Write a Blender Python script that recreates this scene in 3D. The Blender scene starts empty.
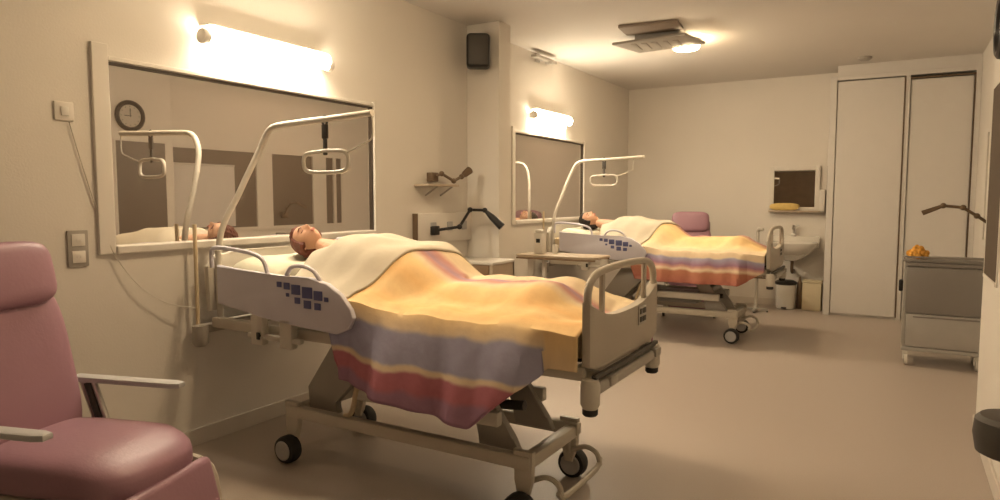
import bpy, bmesh, math, random
from mathutils import Vector, Matrix, noise as mnoise
random.seed(4)
C = bpy.context.scene
COL = C.collection
PI = math.pi
R = math.radians

# ------------------------------------------------------------------ camera, world, light, exposure
cam_d = bpy.data.cameras.new('camera')
cam_d.sensor_width = 36.0
cam_d.lens = 36.0 * 680.0 / 1000.0
cam = bpy.data.objects.new('camera', cam_d)
COL.objects.link(cam)
cam.location = (3.52, 0.0, 1.45)
cam.rotation_euler = (R(90 - 4.373), 0, R(30.393))
C.camera = cam
cam_d.clip_start = 0.02

w = bpy.data.worlds.new('world')
C.world = w
w.use_nodes = True
w.node_tree.nodes['Background'].inputs[0].default_value = (1.0, 0.75, 0.5, 1)
w.node_tree.nodes['Background'].inputs[1].default_value = 0.05
C.view_settings.view_transform = 'Standard'
C.view_settings.look = 'None'
C.view_settings.gamma = 1.0
C.view_settings.use_curve_mapping = False
C.view_settings.exposure = 1.92
WALL_LAMP = 23.0       # emission of the fluorescent wall lamps
DOWNLIGHT = 42.0       # round ceiling lamps over the beds


# ------------------------------------------------------------------ materials
def mat(name, col, rough=0.6, metal=0.0, noise=0.0, nscale=8.0, bump=0.0, bscale=40.0, spec=0.4, col2=None, sheen=0.0):
    m = bpy.data.materials.new(name)
    m.use_nodes = True
    nt = m.node_tree
    b = nt.nodes['Principled BSDF']
    b.inputs['Roughness'].default_value = rough
    b.inputs['Metallic'].default_value = metal
    b.inputs['Specular IOR Level'].default_value = spec
    b.inputs['Sheen Weight'].default_value = sheen
    c = (*col, 1)
    tc = nt.nodes.new('ShaderNodeTexCoord')
    n = nt.nodes.new('ShaderNodeTexNoise')
    n.inputs['Scale'].default_value = nscale
    n.inputs['Detail'].default_value = 4
    nt.links.new(tc.outputs['Object'], n.inputs['Vector'])
    r = nt.nodes.new('ShaderNodeValToRGB')
    d = col2 if col2 else tuple(x * (1 - noise) for x in col)
    r.color_ramp.elements[0].position = 0.3
    r.color_ramp.elements[1].position = 0.7
    r.color_ramp.elements[0].color = (*d, 1)
    r.color_ramp.elements[1].color = c
    nt.links.new(n.outputs['Fac'], r.inputs['Fac'])
    nt.links.new(r.outputs['Color'], b.inputs['Base Color'])
    if bump:
        n2 = nt.nodes.new('ShaderNodeTexNoise')
        n2.inputs['Scale'].default_value = bscale
        nt.links.new(tc.outputs['Object'], n2.inputs['Vector'])
        bp = nt.nodes.new('ShaderNodeBump')
        bp.inputs['Strength'].default_value = bump
        bp.inputs['Distance'].default_value = 0.01
        nt.links.new(n2.outputs['Fac'], bp.inputs['Height'])
        nt.links.new(bp.outputs['Normal'], b.inputs['Normal'])
    return m


def emit(name, col, s):
    m = bpy.data.materials.new(name)
    m.use_nodes = True
    nt = m.node_tree
    nt.nodes.remove(nt.nodes['Principled BSDF'])
    e = nt.nodes.new('ShaderNodeEmission')
    e.inputs[0].default_value = (*col, 1)
    e.inputs[1].default_value = s
    nt.links.new(e.outputs[0], nt.nodes['Material Output'].inputs[0])
    return m


def dark_glass(name, refl=0.6, body=(0.05, 0.035, 0.025), rough=0.015):
    m = bpy.data.materials.new(name)
    m.use_nodes = True
    nt = m.node_tree
    b = nt.nodes['Principled BSDF']
    b.inputs['Base Color'].default_value = (*body, 1)
    b.inputs['Roughness'].default_value = 0.3
    b.inputs['Specular IOR Level'].default_value = 0.0
    g = nt.nodes.new('ShaderNodeBsdfGlossy')
    g.inputs['Color'].default_value = (0.93, 0.90, 0.86, 1)
    g.inputs['Roughness'].default_value = rough
    x = nt.nodes.new('ShaderNodeMixShader')
    x.inputs[0].default_value = refl
    nt.links.new(b.outputs[0], x.inputs[1])
    nt.links.new(g.outputs[0], x.inputs[2])
    nt.links.new(x.outputs[0], nt.nodes['Material Output'].inputs[0])
    return m


def stripes(name, stops, rough=0.85, weave=0.14):
    """fabric whose colour bands run along the cloth: ramp over the cloth's own UV v"""
    m = bpy.data.materials.new(name)
    m.use_nodes = True
    nt = m.node_tree
    b = nt.nodes['Principled BSDF']
    b.inputs['Roughness'].default_value = rough
    b.inputs['Specular IOR Level'].default_value = 0.15
    uv = nt.nodes.new('ShaderNodeUVMap')
    uv.uv_map = 'UVMap'
    sp = nt.nodes.new('ShaderNodeSeparateXYZ')
    nt.links.new(uv.outputs[0], sp.inputs[0])
    nz = nt.nodes.new('ShaderNodeTexNoise')
    nz.inputs['Scale'].default_value = 9
    nt.links.new(uv.outputs[0], nz.inputs['Vector'])
    ma = nt.nodes.new('ShaderNodeMath')
    ma.operation = 'MULTIPLY_ADD'
    ma.inputs[1].default_value = 0.035
    nt.links.new(nz.outputs['Fac'], ma.inputs[0])
    nt.links.new(sp.outputs['Y'], ma.inputs[2])
    r = nt.nodes.new('ShaderNodeValToRGB')
    cr = r.color_ramp
    for i, (p, c) in enumerate(stops):
        p = min(1.0, p + 0.017)
        e = cr.elements[i] if i < 2 else cr.elements.new(p)
        e.position = p
        e.color = (*c, 1)
    nt.links.new(ma.outputs[0], r.inputs['Fac'])
    # woven ground: small flecks between the yarn colours
    n2 = nt.nodes.new('ShaderNodeTexNoise')
    n2.inputs['Scale'].default_value = 26
    n2.inputs['Detail'].default_value = 5
    nt.links.new(uv.outputs[0], n2.inputs['Vector'])
    mx = nt.nodes.new('ShaderNodeMixRGB')
    mx.blend_type = 'MULTIPLY'
    mx.inputs[0].default_value = weave
    r2 = nt.nodes.new('ShaderNodeValToRGB')
    r2.color_ramp.elements[0].position = 0.35
    r2.color_ramp.elements[0].color = (0.55, 0.45, 0.5, 1)
    r2.color_ramp.elements[1].position = 0.6
    nt.links.new(n2.outputs['Fac'], r2.inputs['Fac'])
    nt.links.new(r.outputs['Color'], mx.inputs[1])
    nt.links.new(r2.outputs['Color'], mx.inputs[2])
    nt.links.new(mx.outputs[0], b.inputs['Base Color'])
    bp = nt.nodes.new('ShaderNodeBump')
    bp.inputs['Strength'].default_value = 0.12
    bp.inputs['Distance'].default_value = 0.02
    nt.links.new(n2.outputs['Fac'], bp.inputs['Height'])
    nt.links.new(bp.outputs['Normal'], b.inputs['Normal'])
    return m


M = {}
M['wall'] = mat('painted_plaster', (0.73, 0.69, 0.63), 0.75, noise=0.03, nscale=2, bump=0.08, bscale=90)
M['ceiling'] = mat('ceiling_paint', (0.70, 0.665, 0.62), 0.85, noise=0.04, nscale=1.2)
M['closet'] = mat('closet_laminate', (0.68, 0.65, 0.61), 0.45, noise=0.02)
M['trim'] = mat('painted_trim', (0.70, 0.66, 0.60), 0.5, noise=0.02)
M['darktrim'] = mat('dark_window_bead', (0.06, 0.045, 0.035), 0.5)
M['skirting'] = mat('skirting_vinyl', (0.62, 0.57, 0.51), 0.5, noise=0.05)
M['glass'] = dark_glass('observation_glass', 0.60, (0.16, 0.12, 0.09))
M['glass_far'] = dark_glass('interior_window_glass', 0.05, (0.12, 0.095, 0.075), 0.4)
M['blind'] = mat('white_blind', (0.66, 0.63, 0.6), 0.7, noise=0.03)
M['bed'] = mat('beige_grey_plastic', (0.58, 0.54, 0.47), 0.45, noise=0.03)
M['footb'] = mat('beige_panel_plastic', (0.43, 0.38, 0.315), 0.45, noise=0.03)
M['rail'] = mat('grey_lilac_plastic', (0.64, 0.62, 0.69), 0.5, noise=0.05, nscale=5)
M['steel'] = mat('grey_painted_steel', (0.38, 0.35, 0.31), 0.4, 0.1, noise=0.05)
M['frame'] = mat('cream_painted_steel', (0.54, 0.49, 0.41), 0.38, 0.05, noise=0.04)
M['chrome'] = mat('brushed_metal', (0.62, 0.60, 0.57), 0.28, 0.9, noise=0.05)
M['rubber'] = mat('black_rubber', (0.02, 0.018, 0.017), 0.6)
M['black'] = mat('black_plastic', (0.012, 0.011, 0.011), 0.4)
M['darkgrey'] = mat('dark_grey_plastic', (0.06, 0.052, 0.045), 0.5)
M['wheel'] = mat('grey_wheel_hub', (0.42, 0.41, 0.40), 0.4, noise=0.1)
M['brown'] = mat('bronze_metal', (0.16, 0.11, 0.07), 0.4, 0.3)
M['blueprint'] = mat('blue_keypad_print', (0.10, 0.11, 0.26), 0.5)
M['mattress'] = mat('mattress_cover', (0.62, 0.50, 0.33), 0.7, noise=0.08)
M['pillow'] = mat('pillowcase', (0.68, 0.65, 0.52), 0.85, noise=0.05, bump=0.2, bscale=12, spec=0.1)
M['sheet'] = mat('cream_cotton_sheet', (0.55, 0.495, 0.40), 0.9, noise=0.06, bump=0.3, bscale=10, spec=0.1)
M['mauve'] = mat('mauve_vinyl', (0.36, 0.20, 0.255), 0.42, noise=0.08, nscale=3, bump=0.08, bscale=60)
M['mauve2'] = mat('mauve_vinyl_side', (0.33, 0.22, 0.25), 0.45, noise=0.08, nscale=3)
M['armpad'] = mat('pale_grey_armrest', (0.52, 0.52, 0.52), 0.45, noise=0.03)
M['skin'] = mat('skin', (0.62, 0.36, 0.24), 0.55, noise=0.08, nscale=14)
M['hair_red'] = mat('auburn_hair', (0.15, 0.034, 0.018), 0.55, noise=0.4, nscale=40, bump=0.5, bscale=120)
M['hair_black'] = mat('black_hair', (0.018, 0.012, 0.010), 0.55, noise=0.4, nscale=40, bump=0.5, bscale=120)
M['lips'] = mat('lips', (0.50, 0.20, 0.16), 0.5)
M['intake'] = mat('dull_brown_grille', (0.24, 0.19, 0.15), 0.6)
M['frontwall'] = mat('fill_toned_wall', (0.62, 0.58, 0.51), 0.8)  # unseen wall behind the camera, tone chosen to regulate fill light
M['gown'] = mat('white_gown', (0.62, 0.60, 0.56), 0.85)
M['trolleygrey'] = mat('grey_trolley_panel', (0.27, 0.25, 0.235), 0.4, 0.2, noise=0.06, nscale=3)
M['trolleypale'] = mat('pale_trolley_panel', (0.44, 0.42, 0.39), 0.4, 0.1, noise=0.05)
M['wood'] = mat('brown_laminate', (0.26, 0.17, 0.10), 0.45, noise=0.2, nscale=6)
M['woodlight'] = mat('beige_laminate', (0.48, 0.39, 0.29), 0.45, noise=0.08, nscale=6)
M['ceramic'] = mat('white_ceramic', (0.70, 0.67, 0.61), 0.15)
M['mirror'] = dark_glass('mirror_glass', 0.8, (0.1, 0.08, 0.06))
M['binyellow'] = mat('pale_yellow_plastic', (0.60, 0.52, 0.36), 0.5)
M['orange'] = mat('orange_sponge', (0.90, 0.45, 0.08), 0.9, noise=0.4, nscale=60, bump=0.6, bscale=80)
M['yellow'] = mat('reflected_quilt_yellow', (0.75, 0.55, 0.2), 0.9, noise=0.15, nscale=20)  # yellow of the quilt's mirror reflection, put on an added lump
M['face'] = mat('clock_face', (0.5, 0.47, 0.42), 0.5)
M['tube'] = emit('fluorescent_tube', (1.0, 0.84, 0.61), WALL_LAMP)
M['down'] = emit('ceiling_lamp_glass', (1.0, 0.74, 0.44), DOWNLIGHT)

LV = (0.42, 0.28, 0.34)
YE, OR, LA, CR, RD, PU, PK, CM = ((0.86, 0.63, 0.33), (0.82, 0.53, 0.25), (0.37, 0.36, 0.49), (0.76, 0.62, 0.44),
                                   (0.46, 0.17, 0.21), (0.34, 0.19, 0.27), (0.56, 0.30, 0.26), (0.80, 0.66, 0.42))
M['quilt'] = stripes('striped_woven_quilt', [
    (0.00, PU), (0.10, RD), (0.16, CM), (0.34, CR), (0.37, PK), (0.405, LV), (0.43, PK), (0.455, CR), (0.48, YE), (0.53, OR), (0.57, YE), (0.62, OR),
    (0.67, YE), (0.715, CR), (0.73, LA), (0.83, LA), (0.84, CR), (0.85, CR), (0.86, RD), (0.905, RD), (0.925, PU), (1.0, PU)])
M['quilt2'] = stripes('striped_quilt_with_terracotta_band', [
    (0.00, PU), (0.15, OR), (0.24, PK), (0.31, PK), (0.35, YE), (0.50, YE), (0.60, CM), (0.66, CR), (0.71, CR),
    (0.72, LA), (0.765, PU), (0.78, PK), (0.80, CR), (0.82, (0.44, 0.19, 0.12)), (0.90, (0.42, 0.16, 0.12)), (0.93, PK), (1.0, PU)])


def floor_mat():
    m = mat('speckled_vinyl_floor', (0.47, 0.405, 0.355), 0.42, noise=0.14, nscale=160, spec=0.35)
    return m


M['floor'] = floor_mat()


# ------------------------------------------------------------------ mesh helpers
class MB:
    def __init__(self, org=(0, 0, 0)):
        self.bm = bmesh.new()
        self.uv = None
        self.org = Vector(org)

    def _xf(self, vs, T):
        if T is not None:
            for v in vs:
                v.co = T @ v.co

    def box(self, a, b, bev=0.0, seg=2, T=None):
        a, b = Vector(a), Vector(b)
        c = (a + b) / 2
        s = b - a
        r = bmesh.ops.create_cube(self.bm, size=1.0)
        vs = r['verts']
        for v in vs:
            v.co = Vector((v.co.x * s.x, v.co.y * s.y, v.co.z * s.z)) + c
        if bev:
            es = list({e for v in vs for e in v.link_edges})
            rr = bmesh.ops.bevel(self.bm, geom=es, offset=min(bev, 0.49 * min(abs(x) for x in s)), segments=seg, profile=0.5, affect='EDGES')
            vs = list({v for f in rr['faces'] for v in f.verts} | {v for v in vs if v.is_valid})
        self._xf(vs, T)
        return self

    def tube(self, pts, r, n=10, smooth=0, closed=False, caps=True):
        P = [Vector(p) for p in pts]
        if smooth:
            Q = []
            L = len(P)
            rng = range(L if closed else L - 1)
            for i in rng:
                p0 = P[(i - 1) % L] if closed or i > 0 else P[0]
                p1 = P[i]
                p2 = P[(i + 1) % L]
                p3 = P[(i + 2) % L] if closed or i + 2 < L else P[-1]
                for k in range(smooth):
                    t = k / smooth
                    Q.append(0.5 * ((2 * p1) + (-p0 + p2) * t + (2 * p0 - 5 * p1 + 4 * p2 - p3) * t * t + (-p0 + 3 * p1 - 3 * p2 + p3) * t ** 3))
            if not closed:
                Q.append(P[-1])
            P = Q
        L = len(P)
        rr = r if isinstance(r, (list, tuple)) else [r] * L
        if len(rr) != L:
            rr = [rr[min(len(rr) - 1, int(i / L * len(rr)))] for i in range(L)]
        rings = []
        nrm = None
        for i in range(L):
            if closed:
                t = (P[(i + 1) % L] - P[(i - 1) % L])
            else:
                t = P[min(i + 1, L - 1)] - P[max(i - 1, 0)]
            if t.length < 1e-9:
                t = Vector((0, 0, 1))
            t.normalize()
            if nrm is None:
                nrm = t.orthogonal().normalized()
            nrm = nrm - t * nrm.dot(t)
            if nrm.length < 1e-6:
                nrm = t.orthogonal()
            nrm.normalize()
            bn = t.cross(nrm)
            rings.append([self.bm.verts.new(P[i] + (nrm * math.cos(2 * PI * k / n) + bn * math.sin(2 * PI * k / n)) * rr[i]) for k in range(n)])
        for i in range(L if closed else L - 1):
            a, b = rings[i], rings[(i + 1) % L]
            for k in range(n):
                self.bm.faces.new((a[k], a[(k + 1) % n], b[(k + 1) % n], b[k]))
        if caps and not closed:
            self.bm.faces.new(rings[0][::-1])
            self.bm.faces.new(rings[-1])
        return self

    def lathe(self, prof, c=(0, 0, 0), axis='z', n=24, T=None):
        c = Vector(c)
        rings = []
        for (r, h) in prof:
            ring = []
            for k in range(n):
                a = 2 * PI * k / n
                x, y = math.cos(a) * max(r, 1e-4), math.sin(a) * max(r, 1e-4)
                p = {'z': Vector((x, y, h)), 'x': Vector((h, x, y)), 'y': Vector((y, h, x))}[axis]
                ring.append(self.bm.verts.new(p + c))
            rings.append(ring)
        for a, b in zip(rings, rings[1:]):
            for k in range(n):
                self.bm.faces.new((a[k], a[(k + 1) % n], b[(k + 1) % n], b[k]))
        self.bm.faces.new(rings[0][::-1])
        self.bm.faces.new(rings[-1])
        if T is not None:
            self._xf([v for r_ in rings for v in r_], T)
        return self

    def prism(self, poly, d0, d1, axis='y', bev=0.0, T=None):
        """poly in the plane across axis, extruded from d0 to d1"""
        def mk(u, v, d):
            return {'y': Vector((u, d, v)), 'x': Vector((d, u, v)), 'z': Vector((u, v, d))}[axis]
        a = [self.bm.verts.new(mk(u, v, d0)) for u, v in poly]
        b = [self.bm.verts.new(mk(u, v, d1)) for u, v in poly]
        n = len(poly)
        fs = [self.bm.faces.new(a), self.bm.faces.new(b[::-1])]
        for k in range(n):
            fs.append(self.bm.faces.new((a[k], b[k], b[(k + 1) % n], a[(k + 1) % n])))
        vs = a + b
        if bev:
            es = [e for f in fs[:2] for e in f.edges]
            rr = bmesh.ops.bevel(self.bm, geom=es, offset=bev, segments=2, profile=0.5, affect='EDGES')
            vs = list({v for f in rr['faces'] for v in f.verts} | {v for v in vs if v.is_valid})
        self._xf(vs, T)
        return self

    def ball(self, c, s, seg=20, T=None, p=1.0):
        r = bmesh.ops.create_uvsphere(self.bm, u_segments=seg, v_segments=max(6, seg * 2 // 3), radius=1.0)
        for v in r['verts']:
            q = v.co
            if p != 1.0:
                q = Vector([math.copysign(abs(t) ** p, t) for t in q])
            v.co = Vector((q.x * s[0], q.y * s[1], q.z * s[2])) + Vector(c)
        self._xf(r['verts'], T)
        return self

    def grid(self, fn, nu, nv, uvf=None):
        if self.uv is None:
            self.uv = self.bm.loops.layers.uv.new('UVMap')
        V = [[self.bm.verts.new(fn(i / nu, j / nv)) for j in range(nv + 1)] for i in range(nu + 1)]
        for i in range(nu):
            for j in range(nv):
                f = self.bm.faces.new((V[i][j], V[i + 1][j], V[i + 1][j + 1], V[i][j + 1]))
                for l, (a, b) in zip(f.loops, ((i, j), (i + 1, j), (i + 1, j + 1), (i, j + 1))):
                    l[self.uv].uv = (a / nu, b / nv)
        return self

    def build(self, name, m, parent=None, kind=None, smooth=True, recalc=True):
        if recalc:
            bmesh.ops.recalc_face_normals(self.bm, faces=self.bm.faces)
        me = bpy.data.meshes.new(name)
        for v in self.bm.verts:
            v.co -= self.org
        self.bm.to_mesh(me)
        self.bm.free()
        me.materials.append(m)
        if smooth:
            for p in me.polygons:
                p.use_smooth = True
            try:
                me.set_sharp_from_angle(angle=R(38))
            except Exception:
                pass
        o = bpy.data.objects.new(name, me)
        COL.objects.link(o)
        if parent is not None:
            o.parent = parent
        else:
            o.location = self.org
        if kind:
            o['kind'] = kind
        return o


def tag(o, label=None, cat=None, group=None):
    if label:
        o['label'] = label
    if cat:
        o['category'] = cat
    if group:
        o['group'] = group
    return o


def thing(name, label, cat, loc=(0, 0, 0), rz=0.0, group=None):
    o = bpy.data.objects.new(name, None)
    o.empty_display_size = 0.1
    COL.objects.link(o)
    o.location = loc
    o.rotation_euler = (0, 0, rz)
    return tag(o, label, cat, group)


def copy_tree(o, parent=None):
    c = o.copy()
    COL.objects.link(c)
    if parent is not None:
        c.parent = parent
    for ch in list(o.children):
        copy_tree(ch, c)
    return c


def dup(o, shift, label):
    c = copy_tree(o)
    c.location = Vector(o.location) + Vector(shift)
    c['label'] = label
    return c


def struct(name, mb, m, parent=None, smooth=False):
    return mb.build(name, m, parent, kind=None if parent else 'structure', smooth=smooth)


# ------------------------------------------------------------------ the room shell
XR, XN, YB, YF, ZC = 4.25, 3.98, 9.77, -3.0, 3.04
YC = 5.10     # where the near right wall ends
struct('floor', MB().box((-0.15, YF - .15, -0.1), (XR + .15, YB + .15, 0)), M['floor'])
struct('ceiling', MB().box((-0.15, YF - .15, ZC), (XR + .15, YB + .15, ZC + .1)), M['ceiling'])

# left wall with the recesses for its two windows
W1 = (2.03, 4.06, 1.205, 2.145)
W2 = (6.29, 8.10, 1.215, 2.135)
wl = MB()
ys = [YF, W1[0], W1[1], W2[0], W2[1], YB + .15]
for i in range(5):
    if i in (1, 3):
        W = W1 if i == 1 else W2
        wl.box((-0.15, ys[i], 0), (0, ys[i + 1], W[2]))
        wl.box((-0.15, ys[i], W[3]), (0, ys[i + 1], ZC))
    else:
        wl.box((-0.15, ys[i], 0), (0, ys[i + 1], ZC))
struct('wall_left', wl, M['wall'])
struct('wall_back', MB().box((0, YB, 0), (XR + .15, YB + .15, ZC)), M['wall'])
struct('wall_right', MB().box((XR, YC, 0), (XR + .15, YB, ZC)), M['wall'])
struct('wall_right_near', MB().box((XN, YF, 0), (XR + .15, YC, ZC), 0.01), M['wall'])
struct('wall_front', MB().box((0, YF - .15, 0), (XR + .15, YF, ZC)), M['frontwall'])
# pillar standing out of the left wall
struct('trim_1', MB().box((0, 5.39, 0), (0.35, 5.60, ZC), 0.006), M['wall'])
MB_ = MB().box((.15, YF, 0), (1.35, YF + .03, 2.25), .006)  # unseen door, added to give the mirror something dark to reflect
added_door = struct('door_3', MB_, M['wood'])
MB().tube([(1.22, YF + .03, 1.02), (1.22, YF + .08, 1.02), (1.10, YF + .08, 1.02)], .01, 8).build('door_handle', M['chrome'], added_door)
# skirting
struct('baseboard_left', MB().box((0, YF, 0), (0.014, 5.39, 0.10), .004).box((0, 5.60, 0), (0.014, YB, 0.10), .004), M['skirting'])
struct('baseboard_back', MB().box((0.014, YB - .014, 0), (2.76, YB, 0.09), .004), M['skirting'])
struct('baseboard_right', MB().box((XN - .014, YF, 0), (XN, YC, 0.10), .004), M['skirting'])


def wall_window(n, W, fw):
    y0, y1, z0, z1 = W
    e = MB()
    # pale casing around the opening
    e.box((-.002, y0 - fw, z0 - .045), (0.022, y0, z1 + fw), .004)
    e.box((-.002, y1, z0 - .045), (0.022, y1 + .022, z1 + fw * .5), .004)
    e.box((-.002, y0, z1 + .004), (0.018, y1, z1 + .028), .004)
    e.box((-.002, y0, z0 - .045), (0.035, y1, z0 - .003), .006)
    f = struct('window_%d' % n, e, M['trim'])
    b = MB()
    t = 0.011
    b.box((-.03, y0, z1 - t), (0.004, y1, z1)).box((-.03, y1 - t * 1.3, z0), (0.004, y1, z1)).box((-.03, y0, z0), (0.004, y0 + t * .6, z1))
    b.build('bead', M['darktrim'], f, smooth=False)
    MB().box((-.019, y0, z0), (-.012, y1, z1)).build('pane', M['glass'], f, smooth=False)
    return f


wall_window(1, W1, 0.085)
wall_window(2, W2, 0.06)

# wardrobe block with two tall doors across the right of the back wall
YW = 9.28
cl = MB().box((2.77, YW, 2.865), (4.25, YB, 2.915), .004)
cl.box((2.74, YW - .01, 0), (2.815, YB, 2.915), .006).box((4.20, YW, 0), (4.25, YB, 2.87), .004)
cl.box((2.815, YB - .05, 0), (4.2, YB, 2.87)).box((2.815, YW + .03, 0), (4.2, YB, 0.03)).box((3.52, YW + .005, 0), (3.575, YB, 2.87))
cl.box((2.815, YW, 2.915), (4.25, YB, ZC))
struct('wall_closet', cl, M['closet'])
for n, (a, b_) in enumerate(((2.822, 3.517), (3.582, 4.185))):
    d = MB().box((a, YW + (.004 if n == 0 else .022), 0.03), (b_, YW + .045, 2.85 - n * .035), .004)
    dd = struct('door_%d' % (n + 1), d, M['closet'])
gp = MB().box((3.519, YW - .001, 0.03), (3.5305, YW + .01, 2.86)).box((3.575, YW + .002, 2.822), (4.2, YW + .02, 2.84)).box((4.188, YW - .002, .03), (4.199, YW + .01, 2.84))
struct('trim_2', gp, M['brown'])
# narrow dark brown strip by the post beside the wardrobe
struct('trim_3', MB().box((2.705, YB - .10, 0), (2.738, YB, 1.86), .003), M['brown'])

# interior windows along the right hand wall (seen in the glass of the left wall)
def right_window(n, x, y0, y1, z0, z1, blind=None, posts=()):
    e = MB()
    fw = .05 if n > 3 else .02
    d_ = .02 if n > 3 else .008
    e.box((x - d_, y0 - fw, z0 - fw), (x + .0, y0, z1 + fw)).box((x - d_, y1, z0 - fw), (x, y1 + fw, z1 + fw))
    e.box((x - d_, y0, z1), (x, y1, z1 + fw)).box((x - d_ * 1.5, y0, z0 - fw), (x, y1, z0))
    for a, b in posts:
        e.box((x - .03, a, z0), (x, b, z1), .004)
    f = struct('window_%d' % n, e, M['trim'])
    MB().box((x - .006, y0, z0), (x - .001, y1, z1)).build('pane', M['glass_far'], f, smooth=False)
    if blind:
        a, b, zt = blind
        MB().box((x - .018, a, z0 + .02), (x - .012, b, zt)).tube([(x - .02, a, zt), (x - .02, b, zt)], .012, 8).build('blind', M['blind'], f, smooth=False)
    return f


right_window(3, XN - .0, 4.40, 4.99, 1.0, 2.09)
right_window(4, XR, 5.18, 8.2, 1.05, 2.08, blind=(5.19, 6.16, 1.88), posts=((6.52, 6.80), (7.58, 7.86), (8.02, 8.08)))

# ------------------------------------------------------------------ things on the walls and the ceiling
# clock on the near right wall
ck = thing('wall_clock', 'round wall clock with a thick black rim, mirrored in the dark window', 'clock', (XN, 4.57, 2.37))
MB().lathe([(0.135, -.012), (0.135, -.02), (.13, -.024), (0, -.024)], axis='x', n=32).build('clock_face', M['face'], ck)
MB().tube([(-.022, math.cos(a) * .15, math.sin(a) * .15) for a in [2 * PI * i / 36 for i in range(36)]], .026, 8, closed=True).build('rim', M['black'], ck)
MB().box((-.031, -.004, -.01), (-.027, .004, .085)).build('minute_hand', M['black'], ck)
MB().box((-.035, -.07, -.004), (-.031, .01, .004)).build('hour_hand', M['black'], ck)
for i in range(12):
    a = 2 * PI * i / 12
    MB().box((-.027, math.cos(a) * .105 - .004, math.sin(a) * .105 - .004), (-.0235, math.cos(a) * .105 + .004, math.sin(a) * .105 + .004)).build('hour_mark', M['black'], ck)



def wall_lamp(y0, y1, z, label):
    t = thing('wall_lamp', label, 'lamp', (0, (y0 + y1) / 2, z), 0, 'fluorescent lamps over the dark windows')
    L = (y1 - y0) / 2
    MB().box((0, -L * .96, -.035), (.045, L * .96, .035), .008).build('housing', M['trim'], t)
    for s in (-1, 1):
        MB().lathe([(.040, -.022), (.044, -.015), (.044, .015), (.040, .022)], (.065, s * L, .0), axis='y', n=20).box((.03, s * L - .015, -.03), (.07, s * L + .015, .03), .006).build('end_cap', M['trim'], t)
    MB().box((0, -L * .97, .062), (.085, L * .97, .078), .006).build('top_reflector', M['trim'], t)
    MB().tube([(.068, -L + .025, .02), (.068, L - .025, .02)], .045, 16).build('tube', M['tube'], t)
    MB().box((.01, -L * .9, -.085), (.06, L * .78, -.036), .008).build('lower_diffuser', M['tube'], t)
    return t


wall_lamp(2.56, 3.54, 2.37, 'long lit fluorescent wall lamp over the big window of the near bed')
wall_lamp(6.62, 7.55, 2.35, 'short looking lit wall lamp over the small far window')

# black loudspeaker at the top of the pillar
sp = thing('loudspeaker', 'black loudspeaker mounted high on the pillar near the ceiling', 'loudspeaker', (0.215, 5.25, 2.755), R(32))
MB().box((-.105, -.09, -.15), (.105, .08, .15), .035, 3).build('cabinet', M['black'], sp)
MB().box((-.085, -.1, -.13), (.085, -.088, .13), .01).build('grille', M['darkgrey'], sp)
MB().box((-.03, .07, -.03), (.03, .20, .03), .005).build('bracket', M['darkgrey'], sp)

# small bracketed detector high on the left wall
dt = thing('wall_detector', 'small grey detector on a bracket under the ceiling above far window', 'detector', (0, 6.80, 2.985))
MB().box((0, -.05, -.04), (.02, .05, .05), .004).tube([(.01, 0, 0), (.11, .04, -.01)], .012, 8).build('bracket', M['steel'], dt)
MB().box((.05, -.24, -.035), (.13, .26, .0), .012).ball((.10, .1, -.035), (.04, .05, .025), 12).build('sensor_body', M['steel'], dt)

# ceiling mounted panel with its round lamp
pn = thing('ceiling_air_unit', 'flat grey air unit under the ceiling beside the small round lamp', 'air unit', (1.43, 6.62, ZC), R(6))
MB().box((-.27, -.52, -.03), (.27, -.20, 0), .008).build('intake_recess', M['intake'], pn)
MB().box((-.20, -.16, -.075), (.22, .12, 0), .01).build('housing', M['steel'], pn)
MB().prism([(-.42, -.16), (.30, -.30), (.42, .16), (-.26, .32)], -.10, -.072, 'z', .008).build('panel', M['steel'], pn)
g = MB()
for i in range(5):
    g.box((-.24 + i * .10, -.14, -.105), (-.19 + i * .10, .16, -.099), .002)
g.build('grille', M['steel'], pn)
for y, lab in ((6.98, 'small round lit ceiling lamp over the far bed beside the grey unit'), (2.82, 'round ceiling lamp over the near bed, above the top of the picture')):
    dl = thing('ceiling_lamp', lab, 'lamp', (1.60, y, ZC))
    MB().lathe([(.10, 0), (.11, -.03), (.135, -.04), (.135, -.052), (0, -.052)], n=28).build('housing', M['trim'], dl)
    MB().lathe([(.13, -.053), (.135, -.07), (.12, -.095), (.08, -.105), (0, -.107)], n=28).build('diffuser', M['down'], dl)
sd = MB((3.12, 8.85, ZC)).lathe([(.07, 0), (.07, -.02), (.045, -.04), (0, -.042)], (3.12, 8.85, ZC), n=20).build('smoke_detector', M['steel'])
tag(sd, 'small round smoke detector on the ceiling in front of the wardrobe doors', 'smoke detector')

# switch, sockets and bell cord by the near window
sw = thing('light_switch', 'small white wall switch left of the big dark window', 'switch', (0, 1.81, 1.87))
MB().box((0, -.045, -.045), (.012, .045, .045), .004).build('plate', M['trim'], sw)
MB().box((.012, -.018, -.022), (.02, .018, .022), .003).build('rocker', M['ceramic'], sw)
so = thing('wall_socket', 'double grey wall socket below the switch', 'socket', (0, 1.845, 1.20))
MB().box((0, -.05, -.09), (.012, .05, .09), .004).build('plate', M['steel'], so)
for z in (-.042, .042):
    MB().box((.012, -.032, z - .03), (.017, .032, z + .03), .004).box((.016, -.012, z - .006), (.019, -.006, z + .006)).box((.016, .006, z - .006), (.019, .012, z + .006)).build('outlet', M['trim'], so)
cd = MB().tube([(.012, 1.83, 1.82), (.012, 1.88, 1.62), (.012, 1.97, 1.30), (.03, 2.03, 1.13), (.05, 2.14, .97), (.06, 2.28, .87), (.10, 2.42, .83)], .0032, 6, 6).build('bell_cord', M['bed'])
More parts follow.
